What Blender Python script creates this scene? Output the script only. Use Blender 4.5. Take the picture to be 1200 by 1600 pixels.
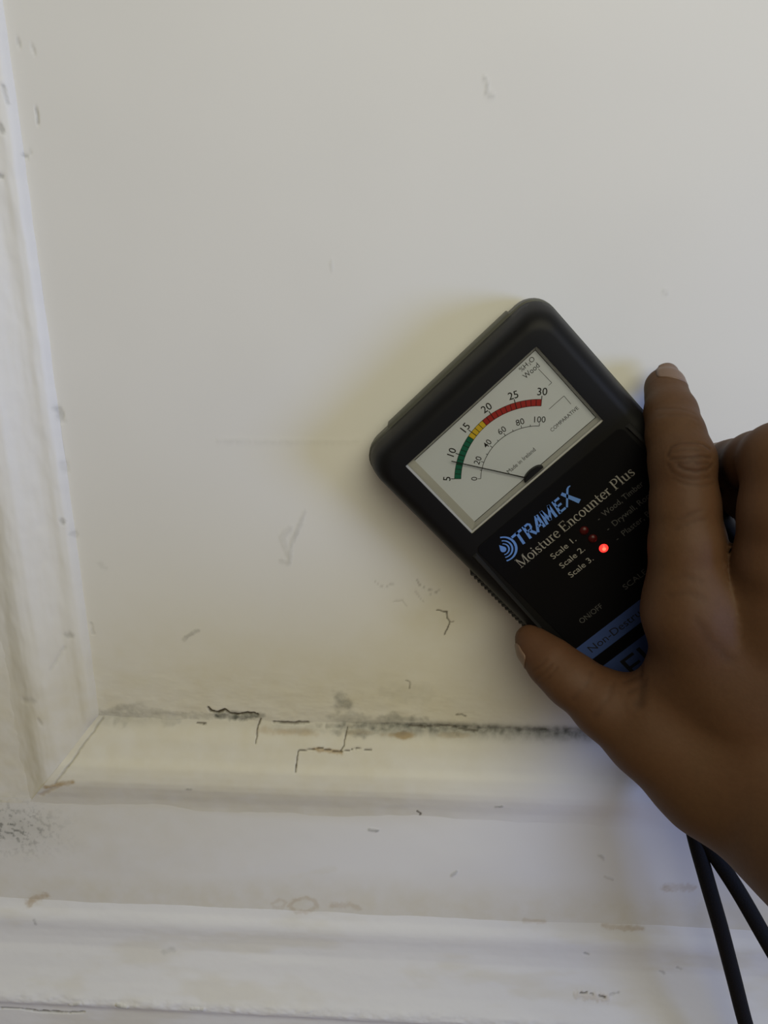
import bpy, bmesh, math, random
import numpy as np
from mathutils import Vector, Matrix

for o in list(bpy.data.objects):
    bpy.data.objects.remove(o, do_unlink=True)
C = bpy.context.scene.collection
SC = bpy.context.scene
rng = np.random.default_rng(7)
random.seed(7)

# ------------------------------------------------------------------ camera
Z0 = 420.0                      # height of the picture centre above the floor, mm
FPX = 1200.0
PITCH, YAW, ROLL, DIST = 19.0, -2.75, 0.25, 320.0


def cam_axes():
    p, y, r = map(math.radians, (PITCH, YAW, ROLL))
    f = np.array([math.sin(y) * math.cos(p), math.cos(y) * math.cos(p), -math.sin(p)])
    right = np.array([math.cos(y), -math.sin(y), 0.0])
    up = np.cross(right, f)
    return (right * math.cos(r) + up * math.sin(r), -right * math.sin(r) + up * math.cos(r), f)


CR, CU, CF = cam_axes()
CAM = -DIST * CF + np.array([0, 0, Z0])


def ray(px, py):
    d = CF + CR * (px - 600) / FPX + CU * (800 - py) / FPX
    return d / np.linalg.norm(d)


def at(px, py, d=0.0):
    """point (mm) seen at a photograph position, standing d mm in front of the wall"""
    v = ray(px, py)
    return CAM + v * ((-d - CAM[1]) / v[1])


cd = bpy.data.cameras.new('camera')
cam = bpy.data.objects.new('camera', cd)
C.objects.link(cam)
cd.sensor_fit = 'HORIZONTAL'
cd.sensor_width = 36.0
cd.lens = 36.0 * FPX / 1200.0
cd.clip_start = 0.01
cd.clip_end = 50
mw = Matrix((CR, CU, -CF)).transposed().to_4x4()
mw.translation = Vector(CAM / 1000)
cam.matrix_world = mw
SC.camera = cam

# ------------------------------------------------------------------ light
w = bpy.data.worlds.new('room_light')
SC.world = w
w.use_nodes = True
w.node_tree.nodes['Background'].inputs[0].default_value = (1.0, 0.93, 0.80, 1)
w.node_tree.nodes['Background'].inputs[1].default_value = 0.14


def area(name, loc, target, size, energy, col):
    ld = bpy.data.lights.new(name, 'AREA')
    ld.shape = 'DISK'
    ld.size = size
    ld.energy = energy
    ld.color = col
    o = bpy.data.objects.new(name, ld)
    C.objects.link(o)
    o.location = loc
    o.rotation_euler = (Vector(target) - Vector(loc)).to_track_quat('-Z', 'Y').to_euler()
    return o


# ceiling lamp of the room (warm), above and to the right
area('ceiling_lamp', (0.25, -0.85, 1.10), (0.05, 0, 0.45), 1.0, 7.5, (1.0, 0.945, 0.68))
# cool daylight from a window on the right
area('window_daylight', (1.55, -1.10, 0.50), (0.0, 0, 0.45), 0.7, 14.5, (0.36, 0.50, 1.0))

SC.view_settings.view_transform = 'Standard'
SC.view_settings.look = 'None'
SC.view_settings.exposure = 0.0
SC.view_settings.gamma = 1.0
SC.view_settings.use_curve_mapping = False


# ------------------------------------------------------------------ material helpers
def mat(name, col, rough=0.5, spec=0.5, metal=0.0, emit=None, estr=0.0):
    m = bpy.data.materials.new(name)
    m.use_nodes = True
    b = m.node_tree.nodes['Principled BSDF']
    b.inputs['Base Color'].default_value = (*col, 1)
    b.inputs['Roughness'].default_value = rough
    b.inputs['Specular IOR Level'].default_value = spec
    b.inputs['Metallic'].default_value = metal
    if emit:
        b.inputs['Emission Color'].default_value = (*emit, 1)
        b.inputs['Emission Strength'].default_value = estr
    return m


def nd(m, t, **kw):
    n = m.node_tree.nodes.new(t)
    for k, v in kw.items():
        if hasattr(n, k):
            setattr(n, k, v)
        else:
            n.inputs[k].default_value = v
    return n


def lk(m, a, b):
    m.node_tree.links.new(a, b)


def mixcol(m, fac, a, b, blend='MIX'):
    n = m.node_tree.nodes.new('ShaderNodeMix')
    n.data_type = 'RGBA'
    n.blend_type = blend
    for sock, v in ((n.inputs[0], fac), (n.inputs[6], a), (n.inputs[7], b)):
        if isinstance(v, bpy.types.NodeSocket):
            lk(m, v, sock)
        elif isinstance(v, (int, float)):
            sock.default_value = v
        else:
            sock.default_value = (*v, 1)
    return n.outputs[2]


def add_bump(m, scale, strength, dist=0.001, detail=4, kind='noise', stretch=None):
    b = m.node_tree.nodes['Principled BSDF']
    tc = nd(m, 'ShaderNodeTexCoord')
    src = tc.outputs['Object']
    if stretch:
        mp = nd(m, 'ShaderNodeMapping')
        mp.inputs['Scale'].default_value = stretch
        lk(m, src, mp.inputs['Vector'])
        src = mp.outputs['Vector']
    if kind == 'noise':
        t = nd(m, 'ShaderNodeTexNoise', Scale=scale, Detail=detail)
        out = t.outputs['Fac']
    else:
        t = nd(m, 'ShaderNodeTexVoronoi', Scale=scale)
        out = t.outputs['Distance']
    lk(m, src, t.inputs['Vector'])
    bp = nd(m, 'ShaderNodeBump', Strength=strength, Distance=dist)
    lk(m, out, bp.inputs['Height'])
    old = b.inputs['Normal'].links
    if old:
        lk(m, old[0].from_socket, bp.inputs['Normal'])
    lk(m, bp.outputs['Normal'], b.inputs['Normal'])


def paint_material():
    """old white gloss paint; mould, damp and crack masks come from the mesh"""
    m = mat('white_paint', (0.74, 0.735, 0.715), 0.5, 0.35)
    b = m.node_tree.nodes['Principled BSDF']
    tc = nd(m, 'ShaderNodeTexCoord')
    n1 = nd(m, 'ShaderNodeTexNoise', Scale=9.0, Detail=5.0)
    lk(m, tc.outputs['Object'], n1.inputs['Vector'])
    base = mixcol(m, n1.outputs['Fac'], (0.70, 0.695, 0.675), (0.77, 0.765, 0.745))
    n2 = nd(m, 'ShaderNodeTexNoise', Scale=260.0, Detail=3.0)
    lk(m, tc.outputs['Object'], n2.inputs['Vector'])

    def attr(nm):
        a = nd(m, 'ShaderNodeAttribute')
        a.attribute_name = nm
        return a.outputs['Fac']
    c = mixcol(m, attr('damp'), base, (0.58, 0.52, 0.33))
    c = mixcol(m, attr('rust'), c, (0.36, 0.23, 0.075))
    mo = nd(m, 'ShaderNodeMath', operation='MULTIPLY')
    sp = nd(m, 'ShaderNodeMapRange')
    sp.inputs[1].default_value = 0.25
    sp.inputs[2].default_value = 0.6
    sp.inputs[3].default_value = 0.55
    sp.inputs[4].default_value = 1.0
    lk(m, n2.outputs['Fac'], sp.inputs[0])
    lk(m, attr('mould'), mo.inputs[0])
    lk(m, sp.outputs[0], mo.inputs[1])
    c = mixcol(m, mo.outputs[0], c, (0.13, 0.135, 0.115))
    c = mixcol(m, attr('crack'), c, (0.085, 0.070, 0.045))
    lk(m, c, b.inputs['Base Color'])
    add_bump(m, 70, 0.10, 0.0004, 3)
    add_bump(m, 420, 0.06, 0.0002, 2)
    return m


M_PAINT = paint_material()
M_FLOOR = mat('floor_boards', (0.20, 0.12, 0.06), 0.5)
add_bump(M_FLOOR, 40, 0.3, 0.001, 4, stretch=(0.1, 1, 1))


# ------------------------------------------------------------------ mesh helpers
def tag(o, label, cat, kind=None, group=None):
    o['label'] = label
    o['category'] = cat
    if kind:
        o['kind'] = kind
    if group:
        o['group'] = group
    return o


def link(name, me, m, parent=None):
    o = bpy.data.objects.new(name, me)
    C.objects.link(o)
    if m is not None:
        me.materials.append(m)
    if parent is not None:
        o.parent = parent
    return o


def smooth(me):
    me.polygons.foreach_set('use_smooth', np.ones(len(me.polygons), dtype=bool))
    me.update()


def quads_mesh(name, V, Q, attrs=None):
    """V (n,3) in mm, Q (m,4) indices"""
    me = bpy.data.meshes.new(name)
    me.vertices.add(len(V))
    me.vertices.foreach_set('co', (np.asarray(V, dtype=np.float32) / 1000).ravel())
    me.loops.add(len(Q) * 4)
    me.loops.foreach_set('vertex_index', np.asarray(Q, dtype=np.int32).ravel())
    me.polygons.add(len(Q))
    me.polygons.foreach_set('loop_start', np.arange(len(Q), dtype=np.int32) * 4)
    for k, v in (attrs or {}).items():
        a = me.attributes.new(k, 'FLOAT', 'POINT')
        a.data.foreach_set('value', np.asarray(v, dtype=np.float32).ravel())
    me.update(calc_edges=True)
    smooth(me)
    return me


def grid_mesh(name, G, attrs=None, flip=False):
    nu, nv = G.shape[:2]
    i = np.arange(nu * nv).reshape(nu, nv)
    q = np.stack([i[:-1, :-1], i[1:, :-1], i[1:, 1:], i[:-1, 1:]], -1).reshape(-1, 4)
    if flip:
        q = q[:, ::-1]
    return quads_mesh(name, G.reshape(-1, 3), q, {k: v.reshape(-1) for k, v in (attrs or {}).items()})


# value noise
_T = rng.random((256, 256)).astype(np.float32)


def vnoise(x, y):
    xi = np.floor(x).astype(int)
    yi = np.floor(y).astype(int)
    fx = x - xi
    fy = y - yi
    fx = fx * fx * (3 - 2 * fx)
    fy = fy * fy * (3 - 2 * fy)
    a = _T[xi & 255, yi & 255]
    b = _T[(xi + 1) & 255, yi & 255]
    c = _T[xi & 255, (yi + 1) & 255]
    d = _T[(xi + 1) & 255, (yi + 1) & 255]
    return (a * (1 - fx) + b * fx) * (1 - fy) + (c * (1 - fx) + d * fx) * fy


def fbm(x, y, oct=4):
    s = 0
    amp = 0.5
    tot = 0
    for k in range(oct):
        s = s + amp * vnoise(x * 2 ** k + 17.3 * k, y * 2 ** k + 9.1 * k)
        tot += amp
        amp *= 0.55
    return s / tot


def sstep(a, b, x):
    t = np.clip((x - a) / (b - a), 0, 1)
    return t * t * (3 - 2 * t)


def seg_dist(X, Z, pts):
    """distance to a polyline in wall coordinates, and running parameter 0..1"""
    D = np.full(X.shape, 1e9)
    for (x0, z0), (x1, z1) in zip(pts[:-1], pts[1:]):
        dx, dz = x1 - x0, z1 - z0
        l2 = dx * dx + dz * dz + 1e-9
        t = np.clip(((X - x0) * dx + (Z - z0) * dz) / l2, 0, 1)
        D = np.minimum(D, np.hypot(X - x0 - t * dx, Z - z0 - t * dz))
    return D


def blob(X, Z, px, py, rx, rz, d=0.0, rough=0.5):
    p = at(px, py, d)
    q = np.hypot((X - p[0]) / rx, (Z - p[2]) / rz) + rough * (fbm(X / 5 + px, Z / 5 + py, 4) - 0.5) * 1.6
    return 1 - sstep(0.35, 1.0, q)


# crack / scratch list: (points in the photograph, depth of the surface, half width mm, strength, mask, groove depth mm)
CRACKS = [
    ([(325, 1106), (329, 1111), (341, 1113), (351, 1109), (358, 1114), (371, 1117), (386, 1114), (402, 1116)], 0, 0.8, 1.0, 'crack', 0.9),
    ([(340, 1119), (372, 1121), (400, 1118)], 0, 1.6, 0.95, 'mould', 0.3),
    ([(308, 1130), (322, 1131)], 0.5, 0.55, 0.9, 'crack', 0.4),
    ([(428, 1128), (455, 1130), (482, 1129)], 0.5, 0.75, 0.85, 'crack', 0.6),
    ([(407, 1127), (402, 1137), (401, 1158)], 2, 0.38, 0.85, 'crack', 0.5),
    ([(463, 1200), (466, 1176), (500, 1173), (530, 1178), (537, 1170), (541, 1147)], 6, 0.34, 0.9, 'crack', 0.5),
    ([(533, 1179), (556, 1176), (580, 1177)], 7, 0.30, 0.85, 'crack', 0.4),
    ([(490, 1174), (533, 1178)], 6, 0.8, 0.7, 'rust', 0.0),
    ([(510, 1134), (560, 1137), (620, 1133), (680, 1135), (740, 1139), (830, 1142), (910, 1143)], 0.3, 1.0, 0.55, 'mould', 0.2),
    ([(640, 1134), (665, 1136), (700, 1134), (722, 1140), (745, 1142)], 0.3, 0.4, 0.75, 'crack', 0.4),
    ([(160, 1116), (220, 1119), (300, 1118), (330, 1120)], 0, 1.6, 0.30, 'mould', 0.2),
    ([(683, 954), (698, 956), (699, 966), (704, 972), (700, 980), (695, 991)], 0, 0.36, 0.85, 'crack', 0.35),
    ([(701, 973), (709, 972)], 0, 0.3, 0.6, 'crack', 0.2),
    ([(583, 906), (592, 914), (601, 919), (610, 913), (622, 910)], 0, 0.4, 0.22, 'crack', 0.12),
    ([(651, 905), (655, 913), (664, 919), (672, 922), (683, 926)], 0, 0.4, 0.38, 'crack', 0.15),
    ([(648, 922), (655, 934), (662, 941)], 0, 0.4, 0.18, 'crack', 0.1),
    ([(615, 941), (628, 939), (635, 947)], 0, 0.4, 0.16, 'crack', 0.1),
    ([(670, 930), (680, 926), (688, 921)], 0, 0.4, 0.20, 'crack', 0.1),
    ([(634, 1063), (641, 1066), (640, 1076)], 0, 0.4, 0.45, 'crack', 0.15),
    ([(713, 1117), (722, 1116), (728, 1119)], 0, 0.5, 0.6, 'crack', 0.2),
    ([(476, 800), (470, 816), (464, 832), (456, 848), (453, 866), (452, 880)], 0, 0.9, 0.20, 'mould', -0.10),
    ([(452, 866), (443, 848), (441, 838), (452, 826)], 0, 1.4, 0.11, 'mould', -0.10),
    ([(440, 876), (452, 880)], 0, 1.0, 0.18, 'mould', -0.10),
    ([(288, 999), (298, 990), (308, 985)], 0, 0.9, 0.35, 'mould', -0.1),
    ([(756, 122), (761, 128), (762, 138), (759, 146), (771, 150)], 0, 0.7, 0.22, 'mould', -0.12),
    ([(517, 410), (519, 420)], 0, 0.7, 0.12, 'mould', -0.1),
    ([(1036, 456), (1042, 458)], 0, 0.7, 0.2, 'mould', -0.1),
    ([(340, 688), (420, 690), (560, 690)], 0, 0.8, 0.06, 'mould', -0.1),
    # rail
    ([(652, 1266), (657, 1270), (656, 1273)], 8, 0.6, 0.85, 'crack', 0.1),
    ([(578, 1296), (590, 1298)], 8, 0.8, 0.5, 'mould', -0.2),
    ([(706, 1368), (713, 1362)], 8, 0.8, 0.3, 'mould', -0.2),
    ([(938, 1336), (943, 1341)], 8, 0.9, 0.4, 'mould', -0.2),
    ([(946, 1369), (958, 1374)], 8, 0.7, 0.25, 'mould', -0.2),
    ([(776, 1258), (784, 1257)], 9, 0.8, 0.6, 'mould', -0.2),
    ([(292, 1236), (297, 1236)], 12, 0.7, 0.6, 'mould', -0.2),
    ([(376, 1388), (440, 1376), (520, 1358)], 8, 2.2, 0.14, 'damp', 0.0),
    # baseboard
    ([(909, 1559), (919, 1559)], 18, 0.6, 0.8, 'crack', 0.5),
    ([(924, 1560), (928, 1561)], 18, 0.5, 0.6, 'crack', 0.4),
    ([(938, 1562), (946, 1564)], 18, 0.65, 0.85, 'crack', 0.5),
    ([(905, 1561), (950, 1565)], 18, 1.8, 0.22, 'rust', -0.3),
    ([(955, 1562), (968, 1560)], 18, 0.6, 0.35, 'mould', 0.2),
    ([(915, 1495), (920, 1497)], 13, 0.7, 0.4, 'mould', 0.2),
    ([(1034, 1528), (1040, 1530)], 15, 0.6, 0.4, 'mould', 0.2),
    ([(1062, 1523), (1067, 1525)], 15, 0.6, 0.4, 'mould', 0.2),
    ([(0, 1577), (30, 1578), (60, 1582), (110, 1584), (130, 1583)], 20.2, 0.6, 0.9, 'crack', 1.0),
    ([(110, 1571), (125, 1569)], 21.5, 0.9, 0.4, 'mould', -0.6),
    ([(185, 1571), (198, 1573)], 21.5, 0.8, 0.55, 'mould', -0.8),
    ([(300, 1577), (318, 1577)], 21.5, 0.8, 0.35, 'mould', -0.6),
    ([(255, 1490), (270, 1487)], 13, 1.4, 0.18, 'mould', 0.0),
    ([(48, 1445), (52, 1452)], 14, 0.7, 0.4, 'mould', 0.0),
    # stains with their own outline
    ([(425, 1412), (436, 1405), (447, 1410), (440, 1420), (428, 1418)], 8, 0.9, 0.18, 'rust', 0.0),
    ([(452, 1416), (460, 1407), (478, 1403), (493, 1408), (496, 1418), (480, 1424), (462, 1424), (455, 1418)], 8, 1.1, 0.26, 'rust', 0.0),
    ([(520, 1415), (548, 1414), (560, 1419)], 8, 1.6, 0.22, 'rust', 0.0),
    ([(945, 1451), (975, 1454), (1005, 1455)], 10, 1.3, 0.38, 'rust', 0.0),
    ([(820, 1443), (850, 1445)], 10, 1.2, 0.25, 'rust', 0.0),
    ([(1040, 1388), (1062, 1386), (1082, 1388)], 8, 2.0, 0.34, 'rust', 0.0),
    ([(46, 1410), (56, 1404), (70, 1399)], 8, 1.8, 0.45, 'rust', 0.0),
    # mitre between the two lengths of moulding
    ([(152, 1135), (128, 1168), (105, 1198), (92, 1216)], 7, 0.55, 0.33, 'crack', 0.35),
    ([(120, 1180), (106, 1198)], 8, 0.4, 0.4, 'crack', 0.3),
    ([(72, 1231), (88, 1227), (112, 1222)], 11, 1.2, 0.65, 'rust', 0.0),
    ([(60, 1246), (84, 1232)], 11, 1.0, 0.35, 'rust', 0.3),
    # left moulding
    ([(5, 134), (9, 148), (11, 161)], 3, 0.6, 0.36, 'mould', 0.3),
    ([(56, 170), (58, 180), (59, 192)], 0, 0.5, 0.36, 'mould', 0.3),
    ([(28, 62), (31, 70)], 0, 0.6, 0.26, 'mould', 0.25),
    ([(50, 75), (54, 81)], 0, 0.6, 0.23, 'mould', 0.25),
    ([(36, 242), (41, 245)], 1, 0.6, 0.39, 'mould', 0.3),
    ([(45, 236), (49, 239)], 0, 0.5, 0.20, 'mould', 0.2),
    ([(0, 195), (3, 204)], 4, 1.0, 0.39, 'mould', 0.3),
    ([(0, 275), (4, 277)], 4, 0.8, 0.39, 'mould', 0.3),
    ([(90, 640), (94, 647), (96, 655)], 0.5, 1.3, 0.26, 'mould', 0.3),
    ([(100, 725), (103, 735)], 0.5, 1.2, 0.13, 'mould', 0.3),
    ([(97, 812), (99, 816)], 3, 0.9, 0.39, 'mould', 0.2),
    ([(112, 835), (116, 839)], 2, 1.0, 0.20, 'mould', 0.2),
    ([(106, 991), (112, 993)], 4, 1.3, 0.26, 'mould', 0.2),
    ([(142, 975), (145, 990)], 0.2, 0.8, 0.20, 'mould', 0.2),
    ([(100, 1012), (90, 1030), (84, 1040)], 5, 0.8, 0.10, 'mould', 0.2),
    ([(36, 1098), (50, 1096)], 11, 1.6, 0.16, 'mould', 0.3),
    ([(58, 1126), (62, 1134)], 12, 0.7, 0.20, 'mould', 0.3),
    ([(156, 882), (164, 887)], 0, 1.2, 0.12, 'mould', 0.0),
]
CRACKS = [([tuple(at(x, y, d)[[0, 2]]) for x, y in pts], d, hw, st, mk, dp) for pts, d, hw, st, mk, dp in CRACKS]


def surface_wear(X, Z, kind):
    """masks for cracks, mould, rust and damp on wall coordinates (mm, Z relative to floor)"""
    A = {k: np.zeros(X.shape) for k in ('crack', 'mould', 'rust', 'damp')}
    disp = np.zeros(X.shape)
    jit = (fbm(X / 1.3, Z / 1.3, 3) - 0.5) * 1.1
    for pts, d, hw, st, mk, dp in CRACKS:
        a = np.array(pts)
        lo, hi = a.min(0) - 6, a.max(0) + 6
        sel = (X > lo[0]) & (X < hi[0]) & (Z > lo[1]) & (Z < hi[1])
        if not sel.any():
            continue
        wob = 0.7 if mk == 'crack' else 0.5
        q = seg_dist(X[sel] + wob * (fbm(X[sel] / 2.6, Z[sel] / 2.6, 3) - 0.5), Z[sel] + wob * 1.3 * (fbm(X[sel] / 2.6 + 50, Z[sel] / 2.6, 3) - 0.5), pts)
        hw = hw * (0.65 + 0.6 * fbm(X[sel] / 3.5 + 21, Z[sel] / 3.5, 2)) if mk == 'crack' else hw
        q = np.abs(q + jit[sel] * hw * (0.5 if mk == 'crack' else 1.3))
        st = st * (1.0 if mk == 'crack' else (0.45 + 1.0 * fbm(X[sel] / 3 + 77, Z[sel] / 3, 3)))
        soft = 1.0 if mk == 'crack' else 1.6
        f = 1 - sstep(hw * 0.35, hw * (0.8 + 0.5 * soft), q)
        A[mk][sel] = np.maximum(A[mk][sel], f * st)
        disp[sel] -= dp * f
    n = fbm(X / 7, Z / 7, 5)
    n2 = fbm(X / 2.2 + 40, Z / 2.2, 4)
    if kind in ('field', 'mould_b'):
        # mould above and on the joint
        for (px, py, rx, rz, s) in [(533, 1100, 7, 6.5, 0.45), (545, 1124, 10, 4.5, 0.35), (620, 1124, 16, 4.5, 0.5), (600, 1135, 30, 3.6, 0.72), (560, 1140, 20, 3.0, 0.5),
                                    (195, 1114, 14, 6.5, 0.34), (250, 1120, 24, 4.5, 0.26), (372, 1118, 16, 3.0, 0.5),
                                    (470, 1136, 22, 3, 0.20), (700, 1138, 26, 3.4, 0.6), (640, 1085, 18, 6, 0.10)]:
            A['mould'] = np.maximum(A['mould'], s * blob(X, Z, px, py, rx, rz, 0, 0.9) * (0.55 + 0.9 * n2))
        zj = ZE - 0.6 + 0.8 * (fbm(X / 12, X * 0 + 3, 3) - 0.5)
        side = np.where(Z > zj, 2.0, 4.2)
        line = np.exp(-((Z - zj) / side) ** 2) * (0.55 + 0.9 * n2)
        A['mould'] = np.maximum(A['mould'], line * (0.80 * sstep(-32, 8, X) + 0.22 * sstep(-90, -120, X) + 0.10))
        for (px, py, rx, rz, s) in [(628, 1147, 9, 2.0, 0.75), (710, 1148, 8, 1.6, 0.35), (450, 1142, 16, 2.6, 0.40), (560, 1143, 9, 1.6, 0.3)]:
            A['rust'] = np.maximum(A['rust'], s * blob(X, Z, px, py, rx, rz, 1, 0.7))
        zc = at(500, 1060)[2]
        A['damp'] = np.maximum(A['damp'], 0.40 * np.exp(-((Z - zc + 16) / 38.0) ** 2) * sstep(95, 20, X) * (0.55 + 0.8 * n))
        p = at(690, 960)
        A['damp'] = np.maximum(A['damp'], 0.30 * np.exp(-(((X - p[0]) / 24) ** 2 + ((Z - p[2]) / 20) ** 2)) * (0.5 + n))
    if kind == 'mould_b':
        A['damp'] = np.maximum(A['damp'], 0.40 * sstep(80, -20, X) * (0.55 + 0.8 * n))
    if kind in ('mould_l', 'stile'):
        zb = at(100, 1130)[2]
        A['damp'] = np.maximum(A['damp'], 0.40 * sstep(zb + 70, zb + 5, Z) * (0.5 + n))
    if kind in ('rail', 'stile', 'mould_l'):
        # black speckled mould in the corner
        p = at(18, 1292, 8)
        g = np.exp(-(((X - p[0]) / 20) ** 2 + ((Z - p[2]) / 13) ** 2))
        sp = sstep(0.52, 0.68, fbm(X / 1.7 + 5, Z / 1.7 + 3, 4))
        A['mould'] = np.maximum(A['mould'], g * (0.26 + 0.6 * sp))
    if kind == 'rail':
        zb = at(500, 1412, 8)[2]
        A['damp'] = np.maximum(A['damp'], 0.38 * sstep(zb + 26, zb, Z) * (0.4 + n))
        zt = at(300, 1255, 8)[2]
        A['damp'] = np.maximum(A['damp'], 0.30 * sstep(zt - 12, zt, Z) * sstep(60, -60, X) * (0.5 + n))
        A['damp'] = np.maximum(A['damp'], 0.22 * sstep(0, -140, X) * (0.4 + n))
    if kind == 'base':
        A['damp'] = np.maximum(A['damp'], 0.25 * sstep(0.5, 0.75, fbm(X / 40, Z / 14, 4)))
    return A, disp


# ------------------------------------------------------------------ the setting
XE = -132.8                     # inner edge of the left moulding
ZE = Z0 - 102.5                 # inner edge of the lower moulding


def lines(a, b, step, *out):
    return np.concatenate([np.arange(a, b, step), np.array([b])])


def dense_x(lo):
    return np.concatenate([np.arange(lo, 130, 0.42), np.arange(130, 240, 1.0), [260, 330, 500, 800, 1200]])


# wall panel
xs = np.concatenate([[XE - 6, XE - 3], dense_x(XE)])
zs = np.concatenate([np.arange(ZE - 4, ZE + 62, 0.42), np.arange(ZE + 62, ZE + 310, 1.1), [ZE + 330, ZE + 420, ZE + 700, ZE + 1200, ZE + 2000]])
X, Z = np.meshgrid(xs, zs, indexing='ij')
A, dsp = surface_wear(X, Z, 'field')
lump = (fbm(X / 60, Z / 60, 2) - 0.5) * 0.7
low = np.exp(-np.clip(Z - ZE, 0, 1e9) / 18)
lump = lump + low * (fbm(X / 9 + 3, Z / 4, 4) - 0.5) * 0.7
Y = -(dsp + lump)
wall = link('wall_back', grid_mesh('wall_back', np.stack([X, Y, Z], -1), A), M_PAINT)
tag(wall, 'flat white painted wall panel with hairline cracks behind the meter', 'wall', 'structure')

# panel mouldings: protrusion as a function of distance from the panel edge
PB = np.array([(0, -0.2), (2, 0.4), (5, 1.5), (10, 3.6), (15, 5.4), (19.5, 7.2), (23, 9.2), (26.5, 10.2), (30, 10.9), (33, 10.8), (37, 9.9), (41, 8.8), (44.5, 8.2), (47, 7.9)])
PL = np.array([(0, -0.6), (0.8, 1.2), (3.0, 3.2), (6.0, 4.0), (9, 4.1), (12, 4.6), (16, 6.0), (20, 7.8), (24.0, 10.0), (27.5, 10.8), (30.5, 11.1), (33.5, 10.7), (37.5, 9.6), (41, 8.7), (44.5, 8.2), (47, 7.9)])
KX = 0.80


def profile(P, s):
    fine = np.arange(P[0, 0], P[-1, 0], 0.1)
    d = np.interp(fine, P[:, 0], P[:, 1])
    k = np.exp(-np.linspace(-2, 2, 33) ** 2)
    d = np.convolve(np.pad(d, 16, mode='edge'), k / k.sum(), 'valid')
    return np.interp(s, fine, d)


s = np.concatenate([np.arange(0, 47, 0.6), [47]])
db, dl = profile(PB, s), profile(PL, s)
# lower length
xs = np.concatenate([np.arange(0, 290, 0.42), [300, 330, 380, 480, 700, 1000, 1335]])
U, S = np.meshgrid(xs, s, indexing='ij')
Xs = XE - KX * S
X = Xs + (U + 0) * np.where(U < 60, (60 + KX * S) / 60, 1) + np.where(U < 60, 0, KX * S)
Zg = ZE - S
A, dsp = surface_wear(X, Zg, 'mould_b')
lump = (fbm(X / 26, S / 12, 3) - 0.5) * 0.7 + (fbm(X / 4, S / 3, 3) - 0.5) * 0.08
mm = np.minimum(1, np.maximum(S - 0.5, 0) / 3)
DB = np.broadcast_to(db, X.shape)
trim_b = link('trim_2', grid_mesh('trim_2', np.stack([X, -(DB + dsp + lump * mm * 0.8), Zg], -1), A, flip=True), M_PAINT)
tag(trim_b, 'lower length of white panel moulding with cracked stained paint', 'moulding', 'structure')
# left length
zs = np.concatenate([np.arange(0, 300, 0.7), [320, 400, 600, 1000, 2000]])
U, S = np.meshgrid(zs, s, indexing='ij')
X = XE - KX * S
Zg = (ZE - S) + U * np.where(U < 60, (60 + S) / 60, 1) + np.where(U < 60, 0, S)
A, dsp = surface_wear(X, Zg, 'mould_l')
lump = (fbm(Zg / 22 + 30, S / 9, 3) - 0.5) * 1.1 + (fbm(Zg / 3.5, S / 3, 3) - 0.5) * 0.16
mm = np.minimum(1, np.maximum(S - 0.3, 0) / 3)
DL = dl + (db - dl) * np.exp(-U / 3.0)
trim_l = link('trim_1', grid_mesh('trim_1', np.stack([X + 0.5 * (fbm(Zg / 9, S / 30, 3) - 0.5), -(DL + dsp + lump * mm * 0.8), Zg], -1), A), M_PAINT)
tag(trim_l, 'upright length of lumpy white panel moulding down the left side', 'moulding', 'structure')

# stile left of the moulding, rail below it
xs = np.concatenate([[-1200, -700, -400, -300, -240], np.arange(-230, XE - KX * 42, 0.7)])
zs = np.concatenate([np.arange(ZE - 46.2, ZE + 60, 0.8), np.arange(ZE + 60, ZE + 310, 2.0), [ZE + 420, ZE + 700, ZE + 1200, ZE + 2000]])
X, Z = np.meshgrid(xs, zs, indexing='ij')
A, dsp = surface_wear(X, Z, 'stile')
o = link('trim_3', grid_mesh('trim_3', np.stack([X, -(8 + dsp + (fbm(X / 14, Z / 14, 4) - 0.5) * 0.9), Z], -1), A), M_PAINT)
tag(o, 'flat white painted stile at the far left edge', 'panel frame', 'structure')
xs = np.concatenate([[-1200, -700, -400, -300, -240], np.arange(-225, 235, 0.45), [260, 330, 500, 800, 1200]])
zs = np.arange(Z0 - 217, ZE - 43, 0.6)
X, Z = np.meshgrid(xs, zs, indexing='ij')
A, dsp = surface_wear(X, Z, 'rail')
o = link('trim_4', grid_mesh('trim_4', np.stack([X, -(8 + dsp + (fbm(X / 40, Z / 25, 3) - 0.5) * 0.6), Z], -1), A), M_PAINT)
tag(o, 'flat white rail with yellow ring stains and black mould corner', 'panel frame', 'structure')
# baseboard with its bead, cove and lower board
PZ = np.array([(203, 6.6), (206, 7.5), (209, 8.2), (212, 9.0), (214.5, 10.1), (216.5, 10.8), (218.5, 11.1), (221, 11.1), (224, 10.9), (228, 11.0), (233, 11.6), (238, 13.2), (244, 15.0), (250, 17.2), (255, 19.4), (258.4, 21.0), (261, 21.6), (263.2, 21.2), (265, 20.2), (267, 19.7), (270, 19.6), (300, 19.6)])
s = np.arange(203, 280, 0.55)
dp = profile(PZ, s)
s = np.concatenate([s, [284, 300, 350, 419]])
dp = np.concatenate([dp, [19.6] * 4])
xs = np.concatenate([[-1200, -700, -400, -300, -240], np.arange(-225, 235, 0.5), [260, 330, 500, 800, 1200]])
X, S = np.meshgrid(xs, s, indexing='ij')
A, dsp = surface_wear(X, Z0 - S, 'base')
lump = (fbm(X / 50, S / 14, 3) - 0.5) * 0.6 + (fbm(X / 5, S / 3, 3) - 0.5) * 0.12
edge = np.exp(-((S - 260.5) / 3.0) ** 2)
lump = lump + edge * (fbm(X / 6 + 9, S / 3, 3) - 0.5) * 1.1
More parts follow.
